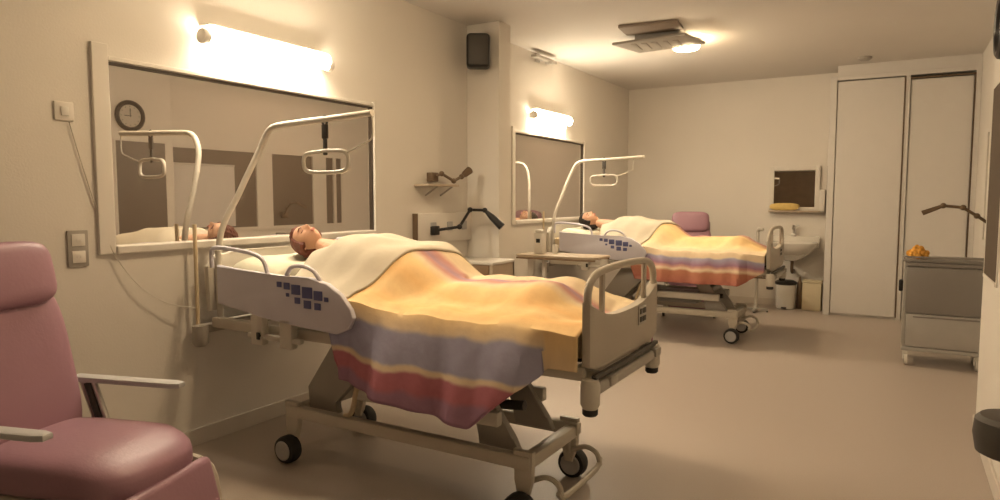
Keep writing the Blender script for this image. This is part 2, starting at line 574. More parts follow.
tag(cd, 'thin white bell cord hanging from the switch towards the near bed', 'cord')

# bedhead service panel and reading lamps between the beds
up = thing('service_panel', 'white bedhead service panel on the wall below the black arm lamp', 'wall panel', (0, 4.98, 1.20))
MB().box((0, -.42, -.14), (.045, .42, .12), .008).build('casing', M['trim'], up)
MB().box((.0, -.43, -.12), (.05, -.42, .12)).build('edge_strip', M['brown'], up)
for y in (-.2, .05, .28):
    MB().box((.045, y - .04, -.04), (.056, y + .04, .04), .005).build('outlet', M['wheel'], up)


def arm_lamp(pts, head, m, label, base, hs=1.0):
    t = thing('arm_lamp', label, 'lamp', pts[0])
    o = Vector(pts[0])
    P = [Vector(p) - o for p in pts]
    MB().box((-base[0], -base[1], -.04), (base[0], base[1], .04), .008).build('bracket', m, t)
    for i in range(len(P) - 1):
        MB().tube([P[i], P[i + 1]], .013, 10).build('arm', m, t)
    for p in P[1:]:
        MB().ball(p, (.024, .024, .024), 12).build('joint', m, t)
    hv = Vector(head) - o
    MB().tube([P[-1], P[-1].lerp(hv, .4), hv], [.014, .03 * hs, .036 * hs], 14).build('lamp_head', m, t)
    return t


arm_lamp([(.06, 4.78, 1.17), (.22, 4.93, 1.20), (.22, 5.10, 1.345), (.30, 5.22, 1.34)], (.45, 5.27, 1.19), M['black'], 'black jointed reading lamp zigzagging from the service panel between beds', (.03, .04))
ws = thing('wall_shelf', 'small pale shelf bracket on the wall above the black lamp', 'shelf', (0, 4.82, 1.56))
MB().box((0, -.25, -.012), (.16, .20, .008), .004).build('board', M['woodlight'], ws)
for y in (-.1, .12):
    MB().tube([(.01, y, -.09), (.14, y, -.012)], .008, 8).build('bracket', M['steel'], ws)
arm_lamp([(.03, 4.80, 1.63), (.09, 4.85, 1.66), (.12, 4.99, 1.60), (.13, 5.10, 1.64)], (.15, 5.20, 1.70), M['brown'], 'small brown jointed lamp standing over the little wall shelf', (.03, .05))
arm_lamp([(XR - .03, 7.0, 1.20), (4.08, 6.92, 1.30), (3.98, 6.9, 1.37), (3.84, 6.9, 1.385)], (3.69, 6.9, 1.32), M['brown'], 'brown jointed arm lamp reaching over the grey trolley', (.03, .05), .6)


# ------------------------------------------------------------------ hospital bed (built once, copied for the far one)
BO = (1.30, 2.95, 0.0)


def make_bed():
    t = thing('hospital_bed', 'raised adjustable hospital bed in the foreground with beige footboard', 'bed', BO, 0, 'hospital beds')
    def B():
        return MB(BO)
    # undercarriage
    b = B()
    for y in (2.60, 3.12):
        b.box((.64, y - .028, .245), (2.16, y + .028, .31), .012)
    for x in (.66, 2.12):
        b.box((x - .03, 2.60, .235), (x + .03, 3.12, .30), .012)
    b.build('lower_frame', M['frame'], t)
    for (x, y) in ((.67, 2.61), (.67, 3.12), (2.12, 2.61), (2.10, 3.12)):
        f = B()
        sy = -1 if y < 3 else 1
        f.prism([(x - .05, .33), (x + .05, .33), (x + .045, .19), (x + .02, .10), (x - .02, .10), (x - .04, .19)], y - .018 + sy * .01, y + .034 + sy * .01 - .016, 'y', .006)
        f.tube([(x, y, .15), (x, y, .26)], .018, 10)
        c = f.build('caster', M['frame'], t)
        B().lathe([(.045, -.042), (.07, -.034), (.075, -.02), (.075, .02), (.07, .034), (.045, .042)], (x, y + sy * .055, .075), axis='y', n=26).build('tyre', M['rubber'], c)
        B().lathe([(.0, -.046), (.048, -.046), (.054, -.04), (.054, .04), (.048, .046), (0, .046)], (x, y + sy * .055, .075), axis='y', n=24).build('hub', M['wheel'], c)
    # brake pedals at the foot end
    for y in (2.66, 3.10):
        B().tube([(2.13, y, .17), (2.20, y, .20), (2.26, y, .18), (2.28, y, .12)], .013, 8, 5).build('brake_pedal', M['frame'], t)
    B().tube([(2.27, 3.12, .15), (2.28, 3.05, .12), (2.28, 2.70, .12), (2.27, 2.64, .15)], .014, 8, 4).build('brake_bar', M['frame'], t)
    # lift arms and drive
    for x0, x1 in ((1.02, .80), (1.74, 1.92)):
        a = B()
        for y in (2.70, 3.05):
            a.prism([(x0 - .10, .70), (x0 + .10, .70), (x0 + .12, .55), (x1 + .10, .34), (x1 + .13, .28), (x1 - .09, .28), (x1 - .10, .40)], y - .02, y + .02, 'y', .008)
        a.box((min(x0, x1) + .02, 2.70, .48), (max(x0, x1) - .02, 3.05, .54), .01)
        a.build('lift_arm', M['steel'], t)
    B().box((1.12, 2.60, .405), (1.98, 2.65, .475), .01).build('drive_beam', M['bed'], t)
    B().box((1.12, 3.06, .405), (1.98, 3.11, .475), .01).build('drive_beam', M['bed'], t)
    mo = B().box((1.28, 2.80, .33), (1.72, 3.05, .46), .03, 3).build('lift_motor', M['wheel'], t)
    B().box((1.12, 2.83, .36), (1.28, 3.0, .43), .015).build('motor_cap', M['darkgrey'], mo)
    B().tube([(1.72, 2.92, .40), (1.95, 2.92, .42)], .025, 12).build('piston', M['darkgrey'], mo)
    B().tube([(1.28, 2.62, .70), (1.16, 2.60, .52), (1.10, 2.60, .34), (1.05, 2.60, .31)], .014, 8, 5).build('brace', M['mattress'], t)
    # deck
    d = B()
    for y in (2.53, 3.37):
        d.box((.12, y - .025, .705), (2.44, y + .025, .765), .01)
    for x in (.16, .85, 1.5, 2.40):
        d.box((x - .03, 2.55, .70), (x + .03, 3.35, .75), .008)
    d.build('deck_frame', M['frame'], t)
    s = B()
    s.box((1.05, 2.58, .765), (2.40, 3.32, .785), .006)
    s.prism([(.20, .86), (1.05, .765), (1.05, .785), (.20, .88)], 2.58, 3.32, 'y')
    s.build('mattress_platform', M['darkgrey'], t)
    # footboard: moulded panel with curved grip loop
    yc = 2.93
    def foot_panel():
        n = 14
        top, low = [], []
        for i in range(n + 1):
            u = -0.435 + 0.87 * i / n
            low.append((yc + u, .745 if abs(u) < .42 else .77))
        for i in range(n + 1):
            u = 0.435 - 0.87 * i / n
            e = (abs(u) / .435)
            z = .945 + .09 * e ** 3
            top.append((yc + u, z))
        return low + top
    fb = B().prism(foot_panel(), 2.435, 2.475, 'x', .010).build('footboard', M['footb'], t)
    B().tube([(2.455, yc - .415, .99), (2.455, yc - .42, 1.06), (2.455, yc - .385, 1.115), (2.455, yc - .28, 1.145), (2.455, yc, 1.155), (2.455, yc + .28, 1.145), (2.455, yc + .385, 1.115), (2.455, yc + .42, 1.06), (2.455, yc + .415, .99)], .0165, 12, 5).build('grip_loop', M['footb'], fb)
    B().box((2.445, yc - .285, .94), (2.468, yc - .255, 1.145), .01).build('grip_divider', M['footb'], fb)
    B().box((2.445, yc + .255, .94), (2.468, yc + .285, 1.145), .01).build('grip_divider', M['footb'], fb)
    kp = B().box((2.475, yc + .14, .85), (2.480, yc + .25, .94), .003).build('keypad', M['steel'], fb)
    k = B()
    for i in range(2):
        for j in range(2):
            k.box((2.479, yc + .152 + i * .048, .862 + j * .038), (2.483, yc + .19 + i * .048, .888 + j * .038), .002)
    k.build('buttons', M['darkgrey'], kp)
    # end bars and corner bumpers
    B().box((2.465, 2.50, .655), (2.51, 3.30, .705), .016, 3).box((2.38, 2.62, .67), (2.52, 2.70, .71), .006).box((2.38, 3.22, .67), (2.52, 3.30, .71), .006).build('end_bar', M['steel'], t)
    B().box((2.478, 2.50, .715), (2.50, 3.31, .738), .004).build('board_seal', M['darkgrey'], t)
    for y in (2.50, 3.29):
        bp = B().lathe([(.028, .60), (.040, .62), (.040, .70), (.034, .722), (0, .727)], (2.475, y, 0), n=18).build('corner_bumper', M['bed'], t)
        B().lathe([(.026, .575), (.032, .582), (.032, .603), (0, .603)], (2.475, y, 0), n=18).build('bumper_pad', M['rubber'], bp)
    # headboard
    hb = B()
    hb.prism([(2.50, .80), (3.40, .80), (3.41, 1.06), (3.36, 1.12), (3.20, 1.14), (2.70, 1.14), (2.54, 1.12), (2.49, 1.06)], .085, .125, 'x', .012)
    hb.build('headboard', M['bed'], t)
    B().box((.03, 2.46, .67), (.10, 3.44, .72), .015).lathe([(.03, .60), (.045, .62), (.045, .72), (0, .73)], (.08, 2.46, 0), n=16).lathe([(.03, .60), (.045, .62), (.045, .72), (0, .73)], (.08, 3.44, 0), n=16).build('head_bar', M['steel'], t)
    # trapeze mast at the near head corner
    B().tube([(.147, 2.55, .70), (.147, 2.555, 1.2), (.20, 2.66, 1.48), (.26, 2.75, 1.71), (.31, 2.77, 1.815), (.36, 2.77, 1.855), (.45, 2.77, 1.868), (.78, 2.77, 1.88), (1.12, 2.77, 1.895)], .0175, 12, 7).build('trapeze_mast', M['bed'], t)
    B().tube([(.07, 2.455, .66), (.07, 2.452, 1.30)], .011, 8).build('drip_socket_rod', M['mattress'], t)
    # side rails at the head half
    dx = .07
    poly = [(.20, 1.085), (.45, 1.065), (.70, 1.055), (.90, 1.055), (1.03, 1.035), (1.12, .985), (1.185, .915), (1.20, .875), (1.17, .82), (1.09, .785),
            (.85, .80), (.55, .825), (.20, .87)]
    poly = [(a + dx, b - .005) for a, b in poly]
    for y, nm in ((2.455, 0), (3.43, 1)):
        y0, y1 = (y - .02, y + .012)
        rl = B().prism(poly, y0, y1, 'y', .009).build('side_rail', M['rail'], t)
        B().tube([(.21, y, 1.06), (.21, y, 1.15), (.26, y, 1.175), (.45, y, 1.165), (.56, y, 1.15), (.63, y, 1.12), (.66, y, 1.05)], .012, 8, 5).tube([(.80, y, 1.05), (.84, y, 1.095), (.92, y, 1.105), (1.0, y, 1.08), (1.05, y, 1.02)], .011, 8, 5).build('rail_grip', M['rail'], rl)
        s_ = -1 if nm == 0 else 1
        yy = y0 - .001 if nm == 0 else y1 + .001
        k = B()
        def blob(x, z, r):
            x += dx
            k.box((x - r, min(yy, yy + s_ * .003), z - r * .8), (x + r, max(yy, yy + s_ * .003), z + r * .8), .002)
        for (x, z, r) in ((.70, 1.005, .018), (.755, 1.0, .022), (.82, .985, .032), (.90, .975, .036), (.975, .965, .030), (.83, .93, .020), (.90, .915, .026), (.97, .91, .022), (1.03, .95, .014), (.76, .955, .012)):
            blob(x, z, r)
        k.build('keypad_print', M['blueprint'], rl)
        m_ = B()
        for x in (.58, .80):
            m_.box((x - .045, y - .02, .665), (x + .045, y + .03, .83), .012)
        m_.box((.50, y - .012, .70), (.90, y + .02, .725), .006)
        mm = m_.build('rail_mount', M['bed'], rl)
        B().box((.60, yy + s_ * .012 - .004, .70), (.625, yy + s_ * .012 + .004, .74), .004).tube([(.612, yy, .72), (.612, yy + s_ * .012, .72)], .008, 8).build('latch', M['rubber'], rl)
    return t


bed = make_bed()
SH = (0, 4.4, 0)
bed2 = dup(bed, SH, 'raised hospital bed at the far end of the room, beyond the overbed table')


def make_trapeze(shift, label):
    o = (.78 + shift[0], 2.77 + shift[1], 1.875)
    t = thing('trapeze_handle', label, 'handle', o, 0, 'trapeze handles hanging over the beds')
    MB().tube([(-.022, 0, 0), (0, 0, .025), (.022, 0, 0), (0, 0, -.028)], .006, 6, 5, closed=True).build('hook', M['rubber'], t)
    MB().box((-.022, -.006, -.10), (.022, .006, -.022), .004).box((-.014, -.005, -.19), (.014, .005, -.10), .004).build('strap', M['darkgrey'], t)
    MB().tube([(0, 0, -.165), (-.04, 0, -.17), (-.13, -.01, -.18), (-.155, -.012, -.22), (-.13, -.01, -.275), (0, 0, -.285), (.13, .01, -.275), (.155, .012, -.22), (.13, .01, -.175), (.04, 0, -.168)], .0115, 10, 6, closed=True).build('grip', M['bed'], t)
    MB().tube([(.335, 0, .015), (.342, .0, -.03), (.335, .0, -.11), (.27, .0, -.14), (.15, .01, -.18)], .005, 6, 6).build('cord', M['bed'], t)
    return t


tr1 = make_trapeze((0, 0, 0), 'white trapeze grip hanging on a dark strap over the near bed')
tr2 = dup(tr1, (-.12, 4.4, -.003), 'small trapeze grip hanging over the far bed')


# ------------------------------------------------------------------ mattress, pillow, people, covers
def mat_top(x):
    # raised head section running down to the flat foot end
    if x > 1.05:
        return 0.90
    return 0.90 + (1.05 - x) * 0.115


def make_mattress(label):
    b = MB(BO)
    n = 20
    prof = []
    for i in range(n + 1):
        x = .17 + 2.24 * i / n
        prof.append((x, mat_top(x)))
    for i in range(n, -1, -1):
        x = .17 + 2.24 * i / n
        prof.append((x, mat_top(x) - .11))
    b.prism(prof, 2.53, 3.37, 'y', .02)
    o = b.build('mattress', M['mattress'])
    return tag(o, label, 'mattress', 'mattresses')


ma1 = make_mattress('beige mattress on the near bed under the striped quilt')
ma2 = dup(ma1, SH, 'beige mattress on the far bed under its quilt')


def make_pillow(label):
    def fn(u, v, top):
        a, b = u * 2 - 1, v * 2 - 1
        r = max(0.0, (1 - abs(a) ** 4)) ** .5 * max(0.0, (1 - abs(b) ** 4)) ** .5
        dent = .045 * math.exp(-((a * .9) ** 2 * 3 + (b + .02) ** 2 * 5))
        k = 1 - .05 * (a * a) * (b * b)
        x = .38 + a * .19 * k
        y = 2.94 + b * .36 * k
        z0 = mat_top(x) + .055
        return Vector((x, y, z0 + (r * (.075) - dent * r if top else -r * .05)))
    b = MB(BO)
    b.grid(lambda u, v: fn(u, v, True), 24, 32)
    b.grid(lambda u, v: fn(u, v, False), 24, 32)
    bmesh.ops.remove_doubles(b.bm, verts=b.bm.verts, dist=.0015)
    o = b.build('pillow', M['pillow'])
    return tag(o, label, 'pillow', 'pillows on the beds')


pi1 = make_pillow('white pillow under the red haired patient behind the grey rail')
pi2 = dup(pi1, SH, 'white pillow under the dark haired patient on the far bed')


def head_mesh(bm, T, s=1.0):
    """face looks along -Y, crown along +Z in local space"""
    r = bmesh.ops.create_uvsphere(bm, u_segments=56, v_segments=40, radius=1.0)
    def g(x, z, cx, cz, sx, sz):
        return math.exp(-((x - cx) / sx) ** 2 - ((z - cz) / sz) ** 2)
    for v in r['verts']:
        q = v.co.copy()
        x, y, z = q.x * .074, q.y * .094, q.z * .112
        if z < 0:     # narrow towards the chin
            k = -z / .112
            x *= 1 - .34 * k ** 1.4
            if y > 0:
                y *= 1 - .45 * k
        if q.y < 0:
            front = (-q.y) ** 1.0
            d = 0
            d += .026 * g(x, z, 0, -.022, .013, .017) * front        # nose tip
            d += .014 * g(x, z, 0, .004, .010, .024) * front         # nose bridge
            d += .006 * (g(x, z, .03, .024, .022, .010) + g(x, z, -.03, .024, .022, .010))   # brow
            d -= .015 * (g(x, z, .031, .004, .016, .012) + g(x, z, -.031, .004, .016, .012))  # eye sockets
            d += .009 * (g(x, z, .031, .002, .011, .006) + g(x, z, -.031, .002, .011, .007))  # closed lids
            d += .008 * g(x, z, 0, -.052, .024, .006) + .009 * g(x, z, 0, -.064, .020, .006)  # lips
            d -= .004 * g(x, z, 0, -.058, .022, .0025)
            d += .012 * g(x, z, 0, -.092, .022, .016)                 # chin
            d += .004 * (g(x, z, .042, -.028, .02, .02) + g(x, z, -.042, -.028, .02, .02))    # cheeks
            y -= d
        v.co = T @ (Vector((x, y, z)) * s)
    for sx in (-1, 1):
        e = bmesh.ops.create_uvsphere(bm, u_segments=14, v_segments=10, radius=1.0)
        for v in e['verts']:
            v.co = T @ (Vector((sx * (.073 + v.co.x * .010), .010 + v.co.y * .019, -.008 + v.co.z * .032)) * s)


def make_person(label, hairm, tilt, shift=(0, 0, 0), curly=False):
    # skeleton, lying on the back: crown towards the wall (-x), feet towards +x
    P, E, Rr = [], [], []

    def jt(p, r, parent=None):
        P.append(Vector(p))
        Rr.append(r)
        if parent is not None:
            E.append((parent, len(P) - 1))
        return len(P) - 1
    yc = 3.0
    pel = jt((1.20, yc, 1.03), (.135, .10))
    wa = jt((1.05, yc, 1.055), (.125, .10), pel)
    ch = jt((.84, yc, 1.09), (.15, .105), wa)
    sh = jt((.68, yc, 1.115), (.12, .085), ch)
    nk = jt((.56, yc, 1.15), (.056, .056), sh)
    n2 = jt((.47, yc, 1.17), (.052, .052), nk)
    for s in (-1, 1):
        h = jt((1.28, yc + s * .09, 1.01), (.085, .082), pel)
        kn = jt((1.66, yc + s * .11, .955), (.052, .052), h)
        cf = jt((1.80, yc + s * .11, .952), (.052, .05), kn)
        an = jt((2.05, yc + s * .11, .94), (.034, .034), cf)
        jt((2.085, yc + s * .13, .965), (.035, .03), an)
        jt((2.10, yc + s * .16, .995), (.022, .02), len(P) - 1)
        so = jt((.71, yc + s * .165, 1.09), (.056, .056), sh)
        el = jt((.99, yc + s * .235, 1.035), (.040, .040), so)
        wr = jt((1.20, yc + s * .215, 1.03), (.027, .025), el)
        pa = jt((1.27, yc + s * .205, 1.03), (.036, .018), wr)
        for k in range(4):
            dy = (-.030 + k * .020) * s
            f1 = jt((1.315, yc + s * .205 + dy, 1.03), (.010, .010), pa)
            f2 = jt((1.345 + (.004, .012, .010, 0)[k], yc + s * .205 + dy, 1.022), (.008, .008), f1)
            jt((1.368 + (.004, .014, .010, 0)[k], yc + s * .205 + dy, 1.008), (.007, .007), f2)
        t1 = jt((1.262, yc + s * .165, 1.03), (.011, .011), pa)
        jt((1.295, yc + s * .150, 1.022), (.009, .009), t1)
    me = bpy.data.meshes.new('skeleton')
    me.from_pydata(P, E, [])
    tmp = bpy.data.objects.new('skeleton', me)
    COL.objects.link(tmp)
    sk = tmp.modifiers.new('skin', 'SKIN')
    for i, d in enumerate(me.skin_vertices[0].data):
        d.radius = Rr[i]
        d.use_root = (i == 0)
    sb = tmp.modifiers.new('sub', 'SUBSURF')
    sb.levels = 2
    dg = bpy.context.evaluated_depsgraph_get()
    ev = tmp.evaluated_get(dg)
    em = bpy.data.meshes.new_from_object(ev)
    bpy.data.objects.remove(tmp)
    b = MB(BO)
    b.bm.from_mesh(em)
    # head: crown to -x, face up, turned a little to the far side
    base = Matrix(((0, 0, -1, 0), (1, 0, 0, 0), (0, -1, 0, 0), (0, 0, 0, 1)))     # local z -> -x, local -y -> +z, local x -> y
    # chin tucked (rotate about y), face turned about the body axis
    T = Matrix.Translation((.395, yc, 1.19)) @ Matrix.Rotation(R(tilt), 4, 'X') @ Matrix.Rotation(R(12), 4, 'Y') @ base
    head_mesh(b.bm, T)
    b.org = Vector(BO)
    body = b.build('person', M['skin'])
    rm = body.modifiers.new('remesh', 'REMESH')
    rm.mode = 'VOXEL'
    rm.voxel_size = 0.0045
    rm.use_smooth_shade = True
    tag(body, label, 'person', 'people lying in the beds')
    # hair: cap over crown, sides and back of the head
    hb = MB(BO)
    rr = bmesh.ops.create_uvsphere(hb.bm, u_segments=48, v_segments=32, radius=1.0)
    kill = []
    for v in rr['verts']:
        q = v.co.copy()
        nn = .03 * math.sin(q.x * 17 + q.z * 9) * math.cos(q.y * 15) + (.035 * math.sin(q.x * 23) * math.sin(q.z * 21 + q.y * 9) if curly else .02 * math.sin(q.x * 33 + q.y * 9))
        sg = max(q.y + .40, q.z - .60)
        sg = min(sg, max(q.y - .22, q.z + .38))
        sg = min(1.0, max(0.0, (sg + .05) / .20))
        sg = sg * sg * (3 - 2 * sg)
        k = .82 + sg * (.31 + nn + (.06 if q.y > 0 else 0) * min(1, abs(q.y) * 3))
        x, y, z = q.x * .074 * k, q.y * .094 * k, q.z * .112 * k
        if z < 0:
            x *= 1.0 + .12 * sg
        v.co = T @ Vector((x, y, z))
    br = MB(BO)
    for sx in (-1, 1):
        br.tube([T @ Vector((sx * a, -d, z)) for a, d, z in ((.014, .094, .022), (.028, .092, .028), (.044, .080, .022))], .0032, 6, 4)
    for sx in (-1, 1):
        br.tube([T @ Vector((sx * a, -d, z)) for a, d, z in ((.020, .0835, .004), (.031, .0845, -.001), (.043, .074, .003))], .0022, 6, 4)
    brow = br.build('eyebrows_and_lashes', hairm, body)
    lp = MB(BO)
    lp.ball((0, 0, 0), (.020, .006, .0045), 12, T=T @ Matrix.Translation((0, -.096, -.053)))
    lp.ball((0, 0, 0), (.017, .006, .005), 12, T=T @ Matrix.Translation((0, -.095, -.062)))
    lp.build('lips', M['lips'], body)
    hair = hb.build('hair', hairm, body)
    hair.location = (0, 0, 0)
    body.location = Vector(BO) + Vector(shift)
    return body


per1 = make_person('person with red brown hair lying on the back in the near bed', M['hair_red'], 26)
per2 = make_person('person with curly black hair lying in the far bed', M['hair_black'], 22, SH, True)


def env(x, y):
    """height of whatever lies under the covers"""
    z = mat_top(x)
    yc = 3.0
    # torso
    if x < 1.28:
        tz, tw = 1.195 - max(0, x - .95) * .10 + min(0, x - .80) * .45, .26 + .06 * min(1.0, max(0.0, x - .7) / .4)
    else:
        k = min(1.0, (x - 1.28) / .30)
        k = k * k * (3 - 2 * k)
        tz, tw = 1.162 * (1 - k) + 1.012 * k, .32 * (1 - k) + .25 * k
    if x > 1.98:
        f = math.exp(-((x - 2.08) / .08) ** 2)
        tz += .02 * f
    if x > 2.15:
        k = min(1, (x - 2.15) / .2)
        tz = tz * (1 - k) + z * k
    d = abs(y - yc) / tw
    s = 1 / (1 + d ** 5 * .9) if d < 3 else 0
    leg = 0
    if x > 1.55:
        leg = -.02 * math.exp(-((y - yc) / .05) ** 2)
    z2 = z + (tz - z) * s + leg
    z2 += .006 * math.sin(x * 13 + y * 7) + .004 * math.sin(x * 29 - y * 21) + .012 * (mnoise.noise(Vector((x * 6, y * 9, .3)))) * min(1.0, s + .4)
    return z2


def cover(name, m, xa, xb, zlow_near, zlow_far, lift, ysn=2.545, label='', cat='', group='', nu=90, nv=80, thick=.012, rail=1.0, flare=.0, fold=False, uvscale=True, seed=0, xshift_end=None, tn=(0.12, 0.66)):
    """cloth: v runs from the far hem over the bodies to the near hem"""
    b = MB(BO)
    t0, t1 = tn
    yn_ = 2.50

    def fn(u, v):
        if xshift_end:
            x0, x1 = xshift_end(v)
        else:
            x0, x1 = xa, xb
        x = x0 + (x1 - x0) * u
        yf, yn = 3.40, 2.50
        if v < t0:
            k = v / t0
            zt = env(x, yf - .03) + lift
            zl = zlow_far(x)
            z = zl + (zt - zl) * k
            y = yf + .035 + .012 * math.sin(x * 19 + seed)
            if k > .85:
                y -= (k - .85) / .15 * .03
            return Vector((x, y, z))
        if v <= t1:
            k = (v - t0) / (t1 - t0)
            y = yf + (yn - yf) * k
            z = env(x, y) + lift
            e = min(k, 1 - k)
            if e < .04:
                z -= (.04 - e) / .04 * .016
            return Vector((x, y, z))
        k = (v - t1) / (1 - t1)
        zt = env(x, yn + .02) + lift - .016
        zl = zlow_near(x)
        z = zt + (zl - zt) * k
        wv = .020 * math.sin(x * 15 + seed) + .012 * math.sin(x * 31 + 2 + seed)
        y = yn - .015 - (.05 * math.sin(k * PI / 2) ** .7 + flare * k) * sag(x) + wv * k * sag(x)
        return Vector((x, y, z))

    def sag(x):
        if x < 1.45:
            k = min(1.0, max(0.0, (x - 1.22) / .23))
            return (.12 + .88 * k) * rail
        return rail if x < 2.2 else rail * max(0.0, 1 - (x - 2.2) / .06)
    b.grid(fn, nu, nv)
    for f in b.bm.faces:
        for l in f.loops:
            u, v = l[b.uv].uv
            if v > t1:
                p = l.vert.co
                l[b.uv].uv = (u, t1 + (1 - t1) * (env(p.x, yn_ + .02) + lift - p.z) / .455 * (.35 if fold and p.x > 2.275 else 1.0))
    o = b.build(name, m)
    s = o.modifiers.new('thickness', 'SOLIDIFY')
    s.thickness = thick
    s.offset = 1
    tag(o, label, cat, group)
    return o


def low_near(x):
    if x < 1.14:
        return .60 - (1.14 - x) * .9 + (1.14 - x) * 1.8
    if x < 2.0:
        return .555 - (x - 1.14) * .09
    if x < 2.29:
        k = (x - 2.0) / .29
        return .475 + k * .27
    return .75


def quilt_ends(v):
    # head-side edge of the quilt slants: under the sheet on top, near hem starts a bit lower
    x0 = 1.02 + .35 * max(0, v - .66)
    return (x0, 2.425)


M['quilt'].use_backface_culling = False
q1 = cover('quilt', M['quilt'], 1.0, 2.42, lambda x: low_near(x) + .008 * max(0.0, min(1.0, (x - 1.2) * 5, (2.2 - x) * 5)), lambda x: .66, .015, flare=.10, fold=True, label='yellow, blue and crimson striped quilt hanging over near bed side', cat='quilt', group='striped quilts', xshift_end=quilt_ends)


def sheet_ends(v):
    # t=v: far -> near ; slanted lower edge, furthest down the bed on the far side
    if v < .2:
        return (.60, 1.42)
    k = (v - .2) / .8
    x1 = 1.42 - .34 * k ** 1.6
    return (.60 + .12 * k ** 1.5 + .02 * math.sin(v * 9), x1)


def sheet_low(x):
    return .99 - max(0, x - .80) * .12 - max(0, x - 1.05) * .5


s1 = cover('sheet', M['sheet'], rail=.2, xa=.55, xb=1.4, zlow_near=sheet_low, zlow_far=lambda x: .86, lift=.031, label='cream sheet folded back over the red haired patient in near bed', cat='sheet', group='cream sheets', nu=50, nv=60, thick=.010, seed=1.2, xshift_end=sheet_ends, tn=(.10, .84))
q2 = cover('quilt', M['quilt2'], 1.0, 2.42, lambda x: .60 if x < 2.2 else .60 + (x - 2.2) * .6, lambda x: .66, .015, flare=.07, label='striped quilt with terracotta lower band over the far bed', cat='quilt', group='striped quilts', xshift_end=quilt_ends, seed=2.4)
q2.location = Vector(q2.location) + Vector(SH)
s2 = dup(s1, SH, 'cream sheet over the dark haired patient in far bed')


# ------------------------------------------------------------------ mauve recliner
def make_recliner(label, loc, rz):
    t = thing('recliner', label, 'armchair', loc, rz, 'mauve vinyl recliners')
    # local: faces +x, seat centre near origin
    se = MB()
    se.ball((.06, 0, .455), (.37, .27, .085), 32, p=.55)
    for v in se.bm.verts:
        if v.co.x > .25:
            v.co.z -= (v.co.x - .25) * .22
    se.build('seat', M['mauve'], t)
    TB = Matrix.Translation((-.22, 0, .46)) @ Matrix.Rotation(R(-12), 4, 'Y')
    bk = MB().ball((0, 0, .30), (.075, .27, .37), 32, T=TB, p=.5)
    bk.build('backrest', M['mauve'], t)
    MB().ball((.035, 0, .685), (.08, .235, .135), 28, T=TB, p=.45).build('headrest', M['mauve'], t)
    MB().box((-.10, -.25, .02), (-.06, .25, .72), .02, T=TB).build('back_shell', M['mauve2'], t)
    for s in (-1, 1):
        a = MB().prism([(-.30, -.032), (.21, -.032), (.25, -.02), (.25, .02), (.21, .032), (-.30, .032)], .645, .67, 'z', .008,
                       T=Matrix.Translation((0, s * .325, 0)))
        ar = a.build('armrest', M['armpad'], t)
        MB().tube([(-.20, s * .325, .648), (-.13, s * .31, .50), (-.10, s * .30, .34)], .013, 8).tube([(-.26, s * .325, .648), (-.19, s * .31, .50), (-.14, s * .30, .34)], .013, 8).build('arm_post', M['chrome'], ar)
        MB().tube([(-.225, s * .318, .64), (-.155, s * .305, .48)], .016, 8).build('arm_strut', M['darkgrey'], ar)
    lr = MB().box((-.018, -.24, -.34), (.04, .24, .0), .03, 3, T=Matrix.Translation((.41, 0, .40)) @ Matrix.Rotation(R(-14), 4, 'Y')).build('leg_rest', M['mauve'], t)
    MB().tube([(.30, -.262, .38), (.42, -.262, .34), (.46, -.262, .16)], .018, 8, 4).tube([(.30, .262, .38), (.42, .262, .34), (.46, .262, .16)], .018, 8, 4).build('leg_rest_frame', M['frame'], lr)
    fr = MB()
    for s in (-1, 1):
        fr.tube([(-.36, s * .28, .12), (.32, s * .28, .12)], .02, 10)
        fr.tube([(-.25, s * .28, .12), (-.15, s * .28, .38)], .018, 10).tube([(.22, s * .28, .12), (.12, s * .28, .38)], .018, 10)
    fr.tube([(-.32, -.28, .12), (-.32, .28, .12)], .018, 10).tube([(.26, -.28, .12), (.26, .28, .12)], .018, 10).box((-.30, -.24, .35), (.32, .24, .385), .01)
    fr.build('frame', M['frame'], t)
    for x in (-.34, .30):
        for s in (-1, 1):
            MB().lathe([(.02, -.016), (.045, -.014), (.045, .014), (.02, .016)], (x, s * .30, .045), axis='y', n=18).tube([(x, s * .30, .05), (x, s * .29, .13)], .012, 8).build('caster', M['darkgrey'], t)
    return t


make_recliner('mauve vinyl recliner with pale armrests in the near left corner', (.775, 1.38, 0), R(17))
make_recliner('mauve recliner behind the far bed against the back wall', (1.27, 8.55, 0), R(-75))


# ------------------------------------------------------------------ furniture between the beds
ot = thing('overbed_table', 'beige wheeled overbed table between the two beds', 'table', (.66, 6.10, 0), 0)
tp = MB().prism([(-.40, -.19), (.40, -.19), (.44, -.15), (.44, .15), (.40, .19), (-.40, .19), (-.44, .15), (-.44, -.15)], .868, .892, 'z', .005).build('table_top', M['woodlight'], ot)
MB().box((-.42, -.192, .850), (.42, -.17, .867), .003).box((-.42, .17, .850), (.42, .192, .867), .003).build('edge_rim', M['wood'], tp)
MB().box((-.38, -.03, .08), (-.31, .03, .86), .01).build('column', M['trim'], ot)
MB().box((-.22, -.02, .30), (-.18, .02, .86), .008).box((-.34, -.02, .30), (-.18, .02, .33), .008).build('support_arm', M['trim'], ot)
MB().box((-.42, -.17, .06), (.35, -.13, .10), .01).box((-.42, .13, .06), (.35, .17, .10), .01).box((-.42, -.17, .06), (-.36, .17, .10), .01).build('base', M['trim'], ot)
for x in (-.39, .32):
    for y in (-.15, .15):
        MB().lathe([(.012, -.012), (.03, -.01), (.03, .01), (.012, .012)], (x, y, .03), axis='y', n=14).build('caster', M['rubber'], ot)

